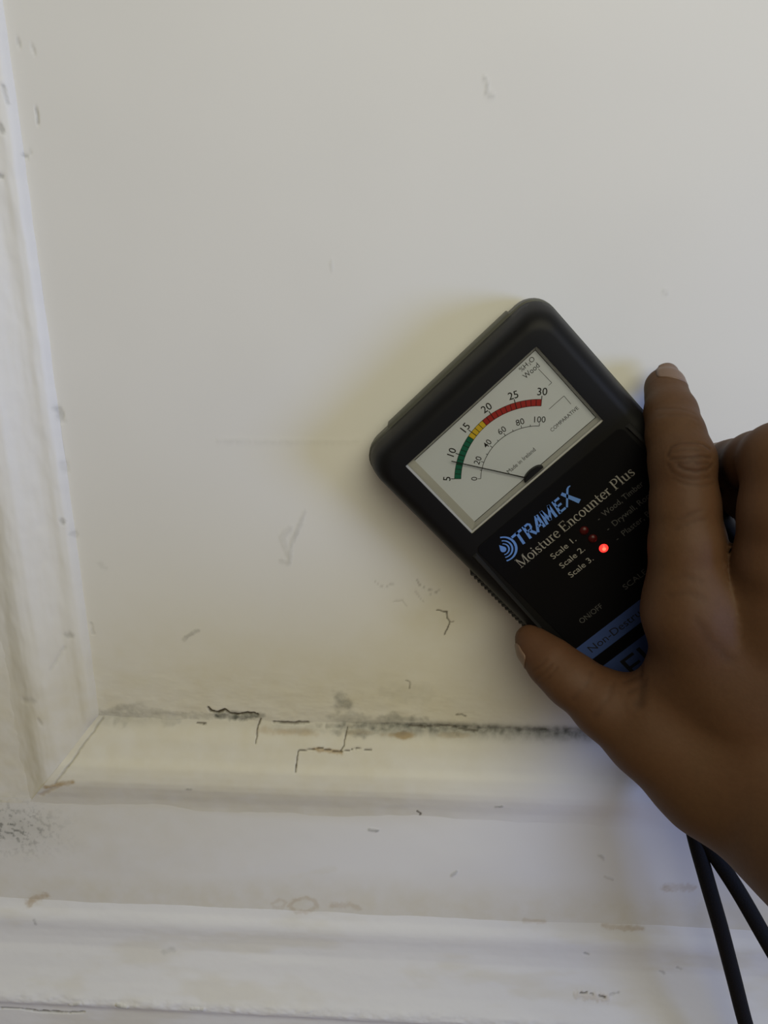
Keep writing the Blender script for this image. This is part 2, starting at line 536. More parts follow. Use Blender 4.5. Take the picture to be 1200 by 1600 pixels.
o = link('baseboard_back', grid_mesh('baseboard_back', np.stack([X, -(dp[None, :] + dsp + lump), Z0 - S], -1), A, flip=True), M_PAINT)
tag(o, 'white baseboard with a rounded bead and chipped lower edge', 'baseboard', 'structure')
# floor
me = bpy.data.meshes.new('floor')
bm = bmesh.new()
bmesh.ops.create_grid(bm, x_segments=4, y_segments=4, size=1.3)
bmesh.ops.translate(bm, verts=bm.verts, vec=(0, -1.29, 0.0))
bm.to_mesh(me)
bm.free()
tag(link('floor', me, M_FLOOR), 'brown floorboards below the baseboard', 'floor', 'structure')

# ------------------------------------------------------------------ moisture meter
ANG = math.radians(44.4)
meter = bpy.data.objects.new('moisture_meter', None)
C.objects.link(meter)
ca, sa = math.cos(ANG), math.sin(ANG)
mm4 = Matrix(((ca, -sa, 0), (0, 0, -1), (sa, ca, 0))).to_4x4()
mm4.translation = Vector((0.0443860, -0.0006, (Z0 + 37.39) / 1000))
meter.matrix_world = mm4
meter.empty_display_size = 0.02
tag(meter, 'black handheld moisture meter with needle dial held flat against the wall', 'meter')

M_CASE = mat('black_case_plastic', (0.0045, 0.0045, 0.005), 0.5, 0.2)
add_bump(M_CASE, 2600, 0.12, 0.0001, 2)
M_BACK = mat('grey_case_plastic', (0.085, 0.087, 0.074), 0.5, 0.3)
add_bump(M_BACK, 2600, 0.12, 0.0001, 2)
M_LABEL = mat('black_label', (0.003, 0.003, 0.004), 0.5, 0.10)
M_WHITE = mat('dial_white', (0.70, 0.745, 0.82), 0.6, 0.3)
M_CLEAR = mat('well_grey', (0.42, 0.42, 0.40), 0.25, 0.5)
M_INK = mat('dial_ink', (0.012, 0.012, 0.014), 0.6, 0.2)
M_GREEN = mat('dial_green', (0.008, 0.14, 0.085), 0.6, 0.2)
M_YEL = mat('dial_yellow', (0.72, 0.50, 0.035), 0.6, 0.2)
M_RED = mat('dial_red', (0.40, 0.030, 0.028), 0.6, 0.2)
M_BLUE = mat('print_blue', (0.11, 0.235, 0.60), 0.5, 0.25)
M_SILV = mat('print_silver', (0.27, 0.26, 0.245), 0.5, 0.2)
M_STRIPE = mat('stripe_blue', (0.042, 0.072, 0.21), 0.5, 0.2)
M_DIM = mat('print_grey', (0.075, 0.075, 0.075), 0.5, 0.2)
M_RIDGE = mat('ridge_plastic', (0.014, 0.014, 0.015), 0.5, 0.25)
M_RUB = mat('black_rubber', (0.010, 0.010, 0.010), 0.65, 0.3)
M_LED = mat('led_lit', (0.8, 0.02, 0.02), 0.3, 0.5, emit=(1.0, 0.030, 0.022), estr=1.9)
M_LEDC = mat('led_core', (0.8, 0.02, 0.02), 0.3, 0.5, emit=(1.0, 0.11, 0.06), estr=2.6)
M_LED0 = mat('led_unlit', (0.05, 0.003, 0.003), 0.3, 0.3)


def rrect(x0, x1, y0, y1, r, n=8):
    pts = []
    for cx, cy, a0 in ((x1 - r, y1 - r, 0), (x0 + r, y1 - r, 90), (x0 + r, y0 + r, 180), (x1 - r, y0 + r, 270)):
        for k in range(n + 1):
            a = math.radians(a0 + 90 * k / n)
            pts.append((cx + r * math.cos(a), cy + r * math.sin(a)))
    return pts


def bm_obj(name, bm, m, parent, sm=False, scale=0.001):
    bmesh.ops.recalc_face_normals(bm, faces=bm.faces)
    me = bpy.data.meshes.new(name)
    bm.to_mesh(me)
    bm.free()
    me.transform(Matrix.Scale(scale, 4))
    if sm:
        smooth(me)
        try:
            me.set_sharp_from_angle(angle=math.radians(40))
        except Exception:
            pass
    return link(name, me, m, parent)


def loft(bm, sections, cap0=True, cap1=True):
    rings = []
    for pts, z in sections:
        rings.append([bm.verts.new((x, y, z)) for x, y in pts])
    for a, b in zip(rings[:-1], rings[1:]):
        n = len(a)
        for i in range(n):
            bm.faces.new((a[i], a[(i + 1) % n], b[(i + 1) % n], b[i]))
    if cap0:
        bm.faces.new(rings[0][::-1])
    if cap1:
        bm.faces.new(rings[-1])
    return rings


XW, YT, YB = 45.0, 30.6, -124.0


def sec(ins, r):
    return rrect(-XW + ins, XW - ins, YB + ins, YT - ins, r)


bm = bmesh.new()
loft(bm, [(sec(2.4, 8), 2.0), (sec(0.9, 8.5), 2.8), (sec(0.2, 9), 4.6), (sec(0.0, 9), 8.0), (sec(0.1, 9), 12.6), (sec(0.7, 9), 13.1), (sec(2.5, 8), 13.2)])
bm_obj('case_back', bm, M_BACK, meter, True)
bm = bmesh.new()                                    # proud electrode cap along the top edge
loft(bm, [(rrect(-29, 32, YT - 5, YT + 0.55, 0.5, 3), 4.0), (rrect(-29.3, 32.3, YT - 5, YT + 0.75, 0.6, 3), 5.0), (rrect(-29.3, 32.3, YT - 5, YT + 0.75, 0.6, 3), 12.0), (rrect(-29, 32, YT - 5, YT + 0.4, 0.5, 3), 12.8)])
bm_obj('electrode_cap', bm, M_BACK, meter, True)
for yy in (12.0, -38.0):                            # sensor pads between the case and the wall
    bm = bmesh.new()
    loft(bm, [(rrect(-30, 30, yy - 12, yy + 12, 4), 0.0), (rrect(-30.6, 30.6, yy - 12.6, yy + 12.6, 4.4), 0.7), (rrect(-30.6, 30.6, yy - 12.6, yy + 12.6, 4.4), 2.1)])
    bm_obj('sensor_pad', bm, M_RUB, meter, True)
# front shell with the window opening
bm = bmesh.new()
rings = loft(bm, [(sec(2.6, 8), 13.2), (sec(0.9, 9), 13.4), (sec(0.5, 9), 14.2), (sec(1.0, 9), 19.0), (sec(1.9, 9), 24.0), (sec(2.6, 9), 26.2), (sec(3.7, 8.6), 28.0), (sec(5.2, 8), 29.3), (sec(6.6, 7), 29.85), (sec(7.6, 6.5), 30.0)], True, False)
WX0, WX1, WY0, WY1 = -31.5, 31.3, -18.2, 18.2
inner = [bm.verts.new((x, y, 30.0)) for x, y in rrect(WX0, WX1, WY0, WY1, 0.5, 2)]
eds = [bm.edges.get((rings[-1][i], rings[-1][(i + 1) % len(rings[-1])])) for i in range(len(rings[-1]))]
for i in range(len(inner)):
    eds.append(bm.edges.new((inner[i], inner[(i + 1) % len(inner)])))
bmesh.ops.triangle_fill(bm, use_beauty=True, edges=eds)
low = [bm.verts.new((v.co.x, v.co.y, 28.6)) for v in inner]
for i in range(len(inner)):
    j = (i + 1) % len(inner)
    bm.faces.new((inner[i], inner[j], low[j], low[i]))
case_front = bm_obj('case_front', bm, M_CASE, meter, True)

# ribbed grips on both sides
for sgn in (-1, 1):
    bm = bmesh.new()
    for k in range(30):
        y = -33.5 - 2.05 * k
        loft(bm, [([(sgn * (XW - 2.4), y - 0.62), (sgn * (XW - 0.15), y - 0.62), (sgn * (XW + 0.18), y - 0.2), (sgn * (XW + 0.18), y + 0.2), (sgn * (XW - 0.15), y + 0.62), (sgn * (XW - 2.4), y + 0.62)], zz)
                  for zz in (4.0, 21.5)] + [([(sgn * (XW - 3.6), y - 0.62), (sgn * (XW - 2.6), y - 0.62), (sgn * (XW - 2.2), y - 0.2), (sgn * (XW - 2.2), y + 0.2), (sgn * (XW - 2.6), y + 0.62), (sgn * (XW - 3.6), y + 0.62)], 25.6)])
    bm_obj('grip_ribs', bm, M_RUB, meter)
    bm = bmesh.new()                                # chamfered ridge beside the printed label
    x = sgn * 36.3
    loft(bm, [([(x - 1.3, -24.5), (x + 1.3, -24.5), (x + 1.3 - 0 + sgn * 2.4, -66), (x - 0.2 + sgn * 2.4, -66)], 29.5), ([(x - 0.5, -25.5), (x + 0.5, -25.5), (x + 0.4 + sgn * 2.2, -65), (x - 0.0 + sgn * 2.2, -65)], 30.9)])
    bm_obj('edge_ridge', bm, M_RIDGE, meter)

# dial well (sloping light walls), dial face, window pane
DZ = 26.8
DX0, DX1, DY0, DY1 = -28.0, 30.2, -16.2, 17.0
bm = bmesh.new()
op = [(WX0 + 0.05, WY0 + 0.05), (WX1 - 0.05, WY0 + 0.05), (WX1 - 0.05, WY1 - 0.05), (WX0 + 0.05, WY1 - 0.05)]
r0 = [bm.verts.new((x, y, 29.3)) for x, y in op]
lip = [(WX0 + 0.8, WY0 + 0.7), (WX1 - 0.15, WY0 + 0.7), (WX1 - 0.15, WY1 - 0.15), (WX0 + 0.8, WY1 - 0.15)]
r1 = [bm.verts.new((x, y, 29.4)) for x, y in lip]
r1b = [bm.verts.new((x, y, 28.2)) for x, y in lip]
mid = [(WX0 + 1.3, WY0 + 0.9), (WX1 - 0.25, WY0 + 0.9), (WX1 - 0.25, WY1 - 0.25), (WX0 + 1.3, WY1 - 0.25)]
r2 = [bm.verts.new((x, y, 27.8)) for x, y in mid]
r3 = [bm.verts.new((x, y, DZ)) for x, y in [(DX0, DY0), (DX1, DY0), (DX1, DY1), (DX0, DY1)]]
for a, b in ((r0, r1), (r1, r1b), (r1b, r2), (r2, r3)):
    for i in range(4):
        j = (i + 1) % 4
        bm.faces.new((a[i], a[j], b[j], b[i]))
bm_obj('dial_well', bm, M_CLEAR, meter)
bm = bmesh.new()
loft(bm, [([(DX0, DY0), (DX1, DY0), (DX1, DY1), (DX0, DY1)], DZ - 1.0), ([(DX0, DY0), (DX1, DY0), (DX1, DY1), (DX0, DY1)], DZ)])
dial = bm_obj('dial_face', bm, M_WHITE, meter)
bm = bmesh.new()
t = 0.22
for q in (((DX0, DY0), (DX1, DY0 + t)), ((DX0, DY1 - t), (DX1, DY1)), ((DX1 - t, DY0), (DX1, DY1))):
    (x0, y0), (x1, y1) = q
    bm.faces.new([bm.verts.new((x, y, DZ + 0.02)) for x, y in ((x0, y0), (x1, y0), (x1, y1), (x0, y1))])
bm_obj('border_line', bm, M_INK, dial)
# pane: thin clear plastic, mostly transparent with a fresnel sheen
M_PANE = bpy.data.materials.new('clear_pane')
M_PANE.use_nodes = True
nt = M_PANE.node_tree
nt.nodes.clear()
out = nt.nodes.new('ShaderNodeOutputMaterial')
mx = nt.nodes.new('ShaderNodeMixShader')
tr = nt.nodes.new('ShaderNodeBsdfTransparent')
tr.inputs[0].default_value = (0.97, 0.97, 0.97, 1)
gl = nt.nodes.new('ShaderNodeBsdfGlossy')
gl.inputs['Roughness'].default_value = 0.05
fr = nt.nodes.new('ShaderNodeFresnel')
fr.inputs['IOR'].default_value = 1.45
nt.links.new(fr.outputs[0], mx.inputs[0])
nt.links.new(tr.outputs[0], mx.inputs[1])
nt.links.new(gl.outputs[0], mx.inputs[2])
nt.links.new(mx.outputs[0], out.inputs[0])
bm = bmesh.new()
bm.faces.new([bm.verts.new((x, y, 28.7)) for x, y in lip])
bm_obj('window_pane', bm, M_PANE, meter)

# dial print
PVX, PVY = -0.6, -18.6
A0, A1 = 136.8, 44.6


def polar(r, a):
    a = math.radians(a)
    return PVX + r * math.cos(a), PVY + r * math.sin(a)


def band(bm, r0, r1, a0, a1, z, n=10):
    v = []
    for k in range(n + 1):
        a = a0 + (a1 - a0) * k / n
        v.append((bm.verts.new((*polar(r0, a), z)), bm.verts.new((*polar(r1, a), z))))
    for p, q in zip(v[:-1], v[1:]):
        bm.faces.new((p[0], p[1], q[1], q[0]))


def val(v):
    return A0 + (A1 - A0) * (v - 5) / 25.0


def bar(bm, p, q, wd, z):
    p, q = Vector(p), Vector(q)
    d = (q - p).normalized()
    n = Vector((-d.y, d.x)) * wd / 2
    bm.faces.new([bm.verts.new((*c, z)) for c in (p - n, q - n, q + n, p + n)])


R0, R1 = 27.1, 29.5
for nm, a, b, m in (('green_band', 5, 14, M_GREEN), ('yellow_band', 14, 18, M_YEL), ('red_band', 18, 30, M_RED)):
    bm = bmesh.new()
    band(bm, R0, R1, val(a), val(b), DZ + 0.02, 24)
    bm_obj(nm, bm, m, dial)
bm = bmesh.new()
for k in range(5, 31):
    bar(bm, polar(R0, val(k)), polar(R1, val(k)), 0.22, DZ + 0.04)
    if k % 5 == 0:
        bar(bm, polar(R0 if 5 < k < 30 else R1, val(k)), polar(R1 + 1.3, val(k)), 0.30, DZ + 0.045)
band(bm, R1 - 0.08, R1 + 0.08, A0, A1, DZ + 0.04, 40)
band(bm, R0 - 0.08, R0 + 0.08, A0, A1, DZ + 0.04, 40)
RI = 19.8
band(bm, RI - 0.11, RI + 0.11, A0, A1, DZ + 0.04, 40)
for k in range(11):
    a = A0 + (A1 - A0) * k / 10
    bar(bm, polar(RI, a), polar(RI + (1.1 if k % 2 == 0 else 0.65), a), 0.22, DZ + 0.045)
bm_obj('scale_marks', bm, M_INK, dial)


def text_mesh(s_, off_=0.0):
    cu = bpy.data.curves.new('t', 'FONT')
    cu.body = s_
    cu.resolution_u = 3
    cu.offset = off_
    o = bpy.data.objects.new('t', cu)
    C.objects.link(o)
    dg = bpy.context.evaluated_depsgraph_get()
    me = bpy.data.meshes.new_from_object(o.evaluated_get(dg))
    bpy.data.objects.remove(o)
    bpy.data.curves.remove(cu)
    return me


def text(name, s_, m, parent, x, y, z, h, wd=None, rot=0.0, center=True, ref=None, bold=0.0):
    """print s_ with height h (of its own outline, or of ref), optional total width, on the local xy plane"""
    me = text_mesh(s_, bold)
    co = np.zeros(len(me.vertices) * 3, dtype=np.float32)
    me.vertices.foreach_get('co', co)
    co = co.reshape(-1, 3)
    lo, hi = co.min(0), co.max(0)
    if ref:
        rm = text_mesh(ref)
        rc = np.zeros(len(rm.vertices) * 3, dtype=np.float32)
        rm.vertices.foreach_get('co', rc)
        rc = rc.reshape(-1, 3)
        y0, y1 = rc[:, 1].min(), rc[:, 1].max()
        bpy.data.meshes.remove(rm)
    else:
        y0, y1 = lo[1], hi[1]
    ky = h / (y1 - y0)
    kx = (wd / (hi[0] - lo[0])) if wd else ky
    p = np.zeros_like(co)
    p[:, 0] = (co[:, 0] - lo[0]) * kx
    p[:, 1] = (co[:, 1] - y0) * ky
    if center:
        p[:, 0] -= (hi[0] - lo[0]) * kx / 2
        p[:, 1] -= h / 2
    c, s2 = math.cos(rot), math.sin(rot)
    q = np.zeros_like(p)
    q[:, 0] = x + p[:, 0] * c - p[:, 1] * s2
    q[:, 1] = y + p[:, 0] * s2 + p[:, 1] * c
    q[:, 2] = z
    me.vertices.foreach_set('co', (q / 1000).ravel())
    me.name = name
    me.materials.clear()
    me.update()
    return link(name, me, m, parent)


for v in (5, 10, 15, 20, 25, 30):
    a = val(v)
    x, y = polar(32.3, a)
    text('numeral', str(v), M_INK, dial, x, y, DZ + 0.04, 2.75, rot=math.radians(a - 90) * 0.95, bold=0.007)
for k in range(6):
    a = A0 + (A1 - A0) * k / 5
    x, y = polar(22.2, a)
    text('numeral', str(20 * k), M_INK, dial, x, y, DZ + 0.04, 2.25, rot=math.radians(a - 90) * 0.95, bold=0.003)
text('lettering', '%H', M_INK, dial, 23.2, 15.2, DZ + 0.04, 1.75)
text('lettering', '2', M_INK, dial, 25.6, 14.6, DZ + 0.04, 1.0)
text('lettering', 'O', M_INK, dial, 27.0, 15.2, DZ + 0.04, 1.8)
text('lettering', 'Wood', M_INK, dial, 24.3, 12.4, DZ + 0.04, 2.0, wd=6.6)
text('lettering', 'COMPARATIVE', M_INK, dial, 21.6, -8.9, DZ + 0.04, 1.35, wd=12.4)
text('lettering', 'Made in Ireland', M_INK, dial, 0.3, -10.0, DZ + 0.04, 1.55, wd=12.9, ref='Mad')
bm = bmesh.new()
for pl in ([(26.6, 11.2), (26.8, 4.2), (25.4, 4.2)], [(20.0, -2.4), (26.9, -2.4), (26.8, -6.3)]):
    for p, q in zip(pl[:-1], pl[1:]):
        bar(bm, p, q, 0.17, DZ + 0.04)
bm_obj('bracket_lines', bm, M_INK, dial)

# needle and the cover over its pivot
bm = bmesh.new()
na = 123.6
p0, p1 = polar(2.5, na), polar(31.6, na)
d = Vector(p1) - Vector(p0)
d.normalize()
n = Vector((-d.y, d.x))
secs = []
for p, wd in ((p0, 0.19), (p1, 0.13)):
    c = Vector(p)
    secs.append([(c + n * wd, DZ + 1.5), (c - n * wd, DZ + 1.5), (c - n * wd, DZ + 1.8), (c + n * wd, DZ + 1.8)])
vs = [[bm.verts.new((q.x, q.y, z)) for q, z in s_] for s_ in secs]
for i in range(4):
    j = (i + 1) % 4
    bm.faces.new((vs[0][i], vs[0][j], vs[1][j], vs[1][i]))
bm.faces.new(vs[0])
bm.faces.new(vs[1])
bm_obj('needle', bm, M_INK, meter)
bm = bmesh.new()
arc = [(PVX + 1.0 + 4.4 * math.cos(math.pi * k / 16), DY0 - 0.6 + 2.1 * math.sin(math.pi * k / 16)) for k in range(17)]
arc2 = [(PVX + 1.0 + 4.0 * math.cos(math.pi * k / 16), DY0 - 0.6 + 1.8 * math.sin(math.pi * k / 16)) for k in range(17)]
loft(bm, [(arc, DZ - 0.3), (arc, DZ + 2.1), (arc2, DZ + 2.5)])
bm_obj('pivot_cover', bm, M_CASE, meter)

# printed front label
LZ = 30.25
bm = bmesh.new()
loft(bm, [(rrect(-34.6, 34.6, -118, -23.5, 2.5), 29.8), (rrect(-34.6, 34.6, -118, -23.5, 2.5), LZ - 0.05), (rrect(-34.4, 34.4, -117.8, -23.7, 2.4), LZ)])
label = bm_obj('front_label', bm, M_LABEL, meter)
PZ_ = LZ + 0.03


def ribbon(bm, pts, wd, z, closed=False):
    """flat stroke with mitred corners; wd may be a list"""
    P = [Vector(p) for p in pts]
    n = len(P)
    W = wd if isinstance(wd, (list, tuple)) else [wd] * n
    L, R = [], []
    for i in range(n):
        if closed:
            a, b = P[i - 1], P[(i + 1) % n]
        else:
            a, b = P[max(i - 1, 0)], P[min(i + 1, n - 1)]
        d = (b - a)
        d.normalize()
        nn = Vector((-d.y, d.x)) * W[i] / 2
        L.append(bm.verts.new((*(P[i] + nn), z)))
        R.append(bm.verts.new((*(P[i] - nn), z)))
    for i in range(n if closed else n - 1):
        j = (i + 1) % n
        bm.faces.new((L[i], R[i], R[j], L[j]))


def ell(cx, cy, rx, ry, a0, a1, n=18):
    return [(cx + rx * math.cos(math.radians(a0 + (a1 - a0) * k / n)), cy + ry * math.sin(math.radians(a0 + (a1 - a0) * k / n))) for k in range(n + 1)]


def stress(pts, cx, cy, thin, thick, rx, ry):
    return [thin + (thick - thin) * abs((p[0] - cx) / rx) ** 1.5 for p in pts]


TH, TN = 0.135, 0.055


def serif_glyph(ch):
    """strokes of one roman letter, cap height 1: list of (points, width); and the advance"""
    S_ = []

    def sf(x, y, w_=0.15):
        S_.append(([(x - w_, y + (0.02 if y < .3 else -0.02)), (x + w_, y + (0.02 if y < .3 else -0.02))], 0.05))

    def ring(cx, cy, rx, ry, a0, a1):
        p = ell(cx, cy, rx, ry, a0, a1)
        S_.append((p, stress(p, cx, cy, TN, TH, rx, ry)))
    adv = 0.6
    if ch == 'M':
        S_ += [([(.13, 0), (.13, 1)], TN), ([(.15, 1), (.50, .02)], TH), ([(.50, .02), (.84, 1)], TN), ([(.86, 0), (.86, 1)], TH)]
        sf(.13, 0), sf(.13, 1, .1), sf(.86, 0), sf(.88, 1, .1)
        adv = 1.05
    elif ch == 'E':
        S_ += [([(.15, 0), (.15, 1)], TH), ([(.05, .97), (.60, .97)], TN), ([(.15, .52), (.48, .52)], TN), ([(.05, .03), (.63, .03)], TN), ([(.60, 1.0), (.60, .8)], TN), ([(.63, 0), (.66, .22)], TN), ([(.48, .62), (.48, .42)], TN)]
        adv = 0.73
    elif ch == 'P':
        S_ += [([(.15, 0), (.15, 1)], TH), ([(.05, .97), (.35, .97)], TN), ([(.15, .47), (.35, .47)], TN)]
        ring(.35, .72, .23, .25, -90, 90)
        sf(.15, 0)
        adv = 0.66
    elif ch == 'o':
        ring(.29, .33, .22, .32, 0, 360)
        adv = 0.58
    elif ch == 'c':
        ring(.28, .33, .21, .32, 48, 315)
        S_.append(([(.40, .54), (.45, .54)], 0.11))
        adv = 0.52
    elif ch == 'e':
        ring(.28, .33, .21, .32, 5, 318)
        S_.append(([(.07, .37), (.48, .37)], TN))
        adv = 0.53
    elif ch == 'i':
        S_.append(([(.16, 0), (.16, .66)], TH))
        S_.append(([(.16, .82), (.16, .95)], 0.13))
        sf(.16, 0, .13)
        S_.append(([(.03, .63), (.16, .64)], TN))
        adv = 0.33
    elif ch == 'l':
        S_.append(([(.16, 0), (.16, 1.02)], TH))
        sf(.16, 0, .13)
        S_.append(([(.03, .99), (.16, 1.0)], TN))
        adv = 0.33
    elif ch == 't':
        S_.append(([(.17, .88), (.17, .14), (.22, .05), (.30, .03), (.38, .09)], [TH * .6, TH, TH * .9, TN * 1.3, TN]))
        S_.append(([(.03, .63), (.36, .63)], TN))
        adv = 0.40
    elif ch == 'u':
        S_.append(([(.15, .66), (.15, .18), (.20, .06), (.30, .03), (.40, .07), (.48, .14)], [TH, TH, TH, TN * 1.4, TN, TN]))
        S_.append(([(.49, 0), (.49, .66)], TH))
        S_.append(([(.03, .63), (.15, .64)], TN))
        S_.append(([(.37, .63), (.49, .64)], TN))
        S_.append(([(.49, .02), (.62, .03)], TN))
        adv = 0.64
    elif ch == 'n':
        S_.append(([(.15, 0), (.15, .66)], TH))
        S_.append(([(.15, .52), (.24, .61), (.35, .64), (.45, .58), (.48, .46), (.48, 0)], [TN, TN, TN * 1.4, TH, TH, TH]))
        sf(.15, 0, .12), sf(.48, 0, .12)
        S_.append(([(.03, .63), (.15, .64)], TN))
        adv = 0.64
    elif ch == 'r':
        S_.append(([(.15, 0), (.15, .66)], TH))
        S_.append(([(.15, .48), (.24, .60), (.36, .63)], [TN, TN, TH]))
        sf(.15, 0, .13)
        S_.append(([(.03, .63), (.15, .64)], TN))
        adv = 0.43
    elif ch == 's':
        S_.append(([(.37, .50), (.34, .60), (.23, .64), (.12, .59), (.10, .48), (.18, .39), (.30, .31), (.39, .21), (.36, .08), (.23, .02), (.11, .06), (.07, .18)], [TN, TN, TN, TH * .8, TH * .8, TH, TH, TH * .8, TH * .8, TN, TN, TN]))
        adv = 0.46
    elif ch == ' ':
        adv = 0.30
    return S_, adv


def serif_line(name, s_, x0, x1, y, h, m):
    tot = sum(serif_glyph(c)[1] for c in s_)
    k = (x1 - x0) / tot
    bm = bmesh.new()
    x = x0
    for c in s_:
        st, adv = serif_glyph(c)
        for pts, wd in st:
            w_ = [v * h * 0.95 for v in wd] if isinstance(wd, list) else wd * h * 0.95
            ribbon(bm, [(x + px_ * k, y + py_ * h) for px_, py_ in pts], w_, PZ_)
        x += adv * k
    return bm_obj(name, bm, m, label)


serif_line('title_lettering', 'Moisture Encounter Plus', -27.0, 27.4, -41.0, 4.1, M_SILV)

# bold slanted maker's lettering
bm = bmesh.new()
BH, BY, SL = 5.6, -34.3, 0.16


def sl(p):
    return (p[0] + SL * p[1] * BH, BY + p[1] * BH)


def strokes(x, lst):
    for pts, wd in lst:
        ribbon(bm, [sl((x + a, b)) for a, b in pts], wd, PZ_)


B = 1.08
strokes(-21.2, [([(-1.1, .91), (3.6, .91)], 1.0), ([(1.5, 0), (1.5, 1)], B)])                                              # T
strokes(-17.4, [([(.9, 0), (.9, 1)], B), ([(.9, .92), (2.9, .92), (3.4, .82), (3.4, .62), (2.9, .50), (.9, .50)], .85), ([(2.1, .5), (3.9, 0)], B)])   # R
strokes(-13.2, [([(.3, 0), (2.9, 1)], 1.05), ([(3.5, 0), (3.3, 1)], B), ([(1.4, .30), (3.4, .30)], .8)])                  # A
strokes(-8.9, [([(.5, 0), (1.1, 1)], 1.05), ([(1.1, 1), (2.4, .1)], 1.15), ([(2.4, .1), (4.7, 1)], .95), ([(4.9, 0), (4.6, 1)], B)])   # M
strokes(-3.0, [([(.9, 0), (.9, 1)], B), ([(.9, .91), (3.6, .91)], .9), ([(.9, .51), (3.2, .51)], .85), ([(.9, .09), (3.6, .09)], .9)])  # E
strokes(.6, [([(.5, .05), (4.3, 1.0), (5.0, 1.06), (5.8, 1.05)], [.75, .75, .6, .35]), ([(1.5, 1.02), (5.6, -.2)], [1.2, 1.7])])      # X
bm_obj('brand_lettering', bm, M_BLUE, label)
# drop and ripple emblem
bm = bmesh.new()
cx, cy = -26.9, -30.6
for r, wd, a0, a1 in ((2.2, .62, 55, -120), (3.45, .72, 58, -118), (4.9, .95, 62, -116)):
    p = ell(cx, cy, r, r, a0, a1, 20)
    ribbon(bm, p, [wd * (0.35 + 0.65 * math.sin(math.pi * min(max(k / 20, .12), .88))) for k in range(21)], PZ_)
drop = [(cx + 0.0, cy + 2.3)] + ell(cx, cy - 0.05, 1.15, 1.15, 25, -205, 14)
bm.faces.new([bm.verts.new((x, y, PZ_)) for x, y in drop])
bm_obj('ripple_emblem', bm, M_BLUE, label)

for i, (y, wd, t_) in enumerate(((-46.6, 11.2, 'Scale 1.'), (-51.8, 11.1, 'Scale 2.'), (-57.0, 10.9, 'Scale 3.'))):
    text('scale_lettering', t_, M_SILV, label, -15.8, y, PZ_, 2.35, wd=wd, center=False, ref='Scale')
for y, t_, wd in ((-46.4, '-  Wood, Timber', 20.6), (-51.8, '-  Drywall, Roof', 20.6), (-57.2, '-  Plaster, Brick', 20.6)):
    text('material_lettering', t_, M_DIM, label, 6.3, y, PZ_, 2.3, wd=wd, center=False, ref='Wood')
text('button_lettering', 'ON/OFF', M_DIM, label, -20.0, -73.6, PZ_, 2.3, wd=10.6)
text('button_lettering', 'SCALE', M_DIM, label, 1.2, -73.6, PZ_, 2.3, wd=10.4)
bm = bmesh.new()
bm.faces.new([bm.verts.new((x, y, PZ_)) for x, y in ((-34.2, -89.5), (34.2, -89.5), (34.2, -81.6), (-34.2, -81.6))])
s1 = bm_obj('blue_stripe', bm, M_STRIPE, label)
bm = bmesh.new()
bm.faces.new([bm.verts.new((x, y, PZ_)) for x, y in ((-34.2, -112), (34.2, -112), (34.2, -94.6), (-34.2, -94.6))])
s2 = bm_obj('blue_stripe', bm, M_STRIPE, label)
text('stripe_lettering', 'Non-Destructive', M_INK, label, -30.4, -87.2, PZ_ + 0.03, 3.2, wd=34, center=False)
text('stripe_lettering', 'ELITE', M_INK, label, -25.0, -107.5, PZ_ + 0.03, 10.0, wd=36, center=False)
for i, (x, y) in enumerate(((-0.1, -45.4), (0.2, -50.0), (0.7, -55.8))):
    bm = bmesh.new()
    R = 1.75
    rings = [(ell(x, y, R * math.cos(a), R * math.cos(a), 0, 360, 20)[:-1], LZ - 0.2 + (1.15 * math.sin(a))) for a in (0.0, 0.15, .5, .85, 1.15, 1.4)]
    loft(bm, rings)
    led = bm_obj('indicator_light', bm, M_LED if i == 2 else M_LED0, meter, True)
    if i == 2:
        led['label'] = 'lit red indicator light'
        bm = bmesh.new()
        loft(bm, [(ell(x, y, .75, .75, 0, 360, 16)[:-1], LZ + .8), (ell(x, y, .6, .6, 0, 360, 16)[:-1], LZ + 1.05)])
        bm_obj('light_core', bm, M_LEDC, led, True)

# ------------------------------------------------------------------ hand (signed distance field, surface nets)
# joints: photograph position, distance from the wall (mm), radius (mm)
def J(px, py, d, r):
    return (at(px, py, d), r)


IDX = [J(1039, 605, 13, 7.4), J(1048, 648, 27, 8.8), J(1055, 680, 36, 9.5), J(1066, 722, 44, 10.6), J(1070, 790, 49, 11.0), J(1074, 850, 53, 12.2), J(1080, 955, 58, 15.2)]
MID = [J(1120, 724, 14, 7.6), J(1148, 726, 28, 8.8), J(1182, 722, 46, 10.0), J(1218, 716, 60, 11.2), J(1217, 800, 65, 11.8), J(1212, 880, 66, 12.8), J(1222, 965, 66, 14.5)]
RNG = [J(1140, 771, 20, 7.2), J(1172, 778, 32, 8.4), J(1240, 775, 50, 10.2), J(1310, 800, 56, 11.0), J(1330, 910, 60, 12.0), J(1340, 1000, 60, 13.5)]
LIT = [J(1236, 860, 12, 6.8), J(1262, 856, 24, 8.0), J(1330, 880, 40, 8.8), J(1400, 930, 46, 9.6), J(1425, 1060, 50, 12.0)]
THB = [J(827, 998, 31, 5.4), J(838, 1013, 34, 7.0), J(862, 1036, 39, 9.0), J(892, 1062, 44, 10.0), J(948, 1102, 50, 12.4), J(1018, 1146, 55, 16.8), J(1122, 1206, 62, 23.0)]
WR = at(1252, 1266, 78)
CARP = at(1200, 1185, 68)
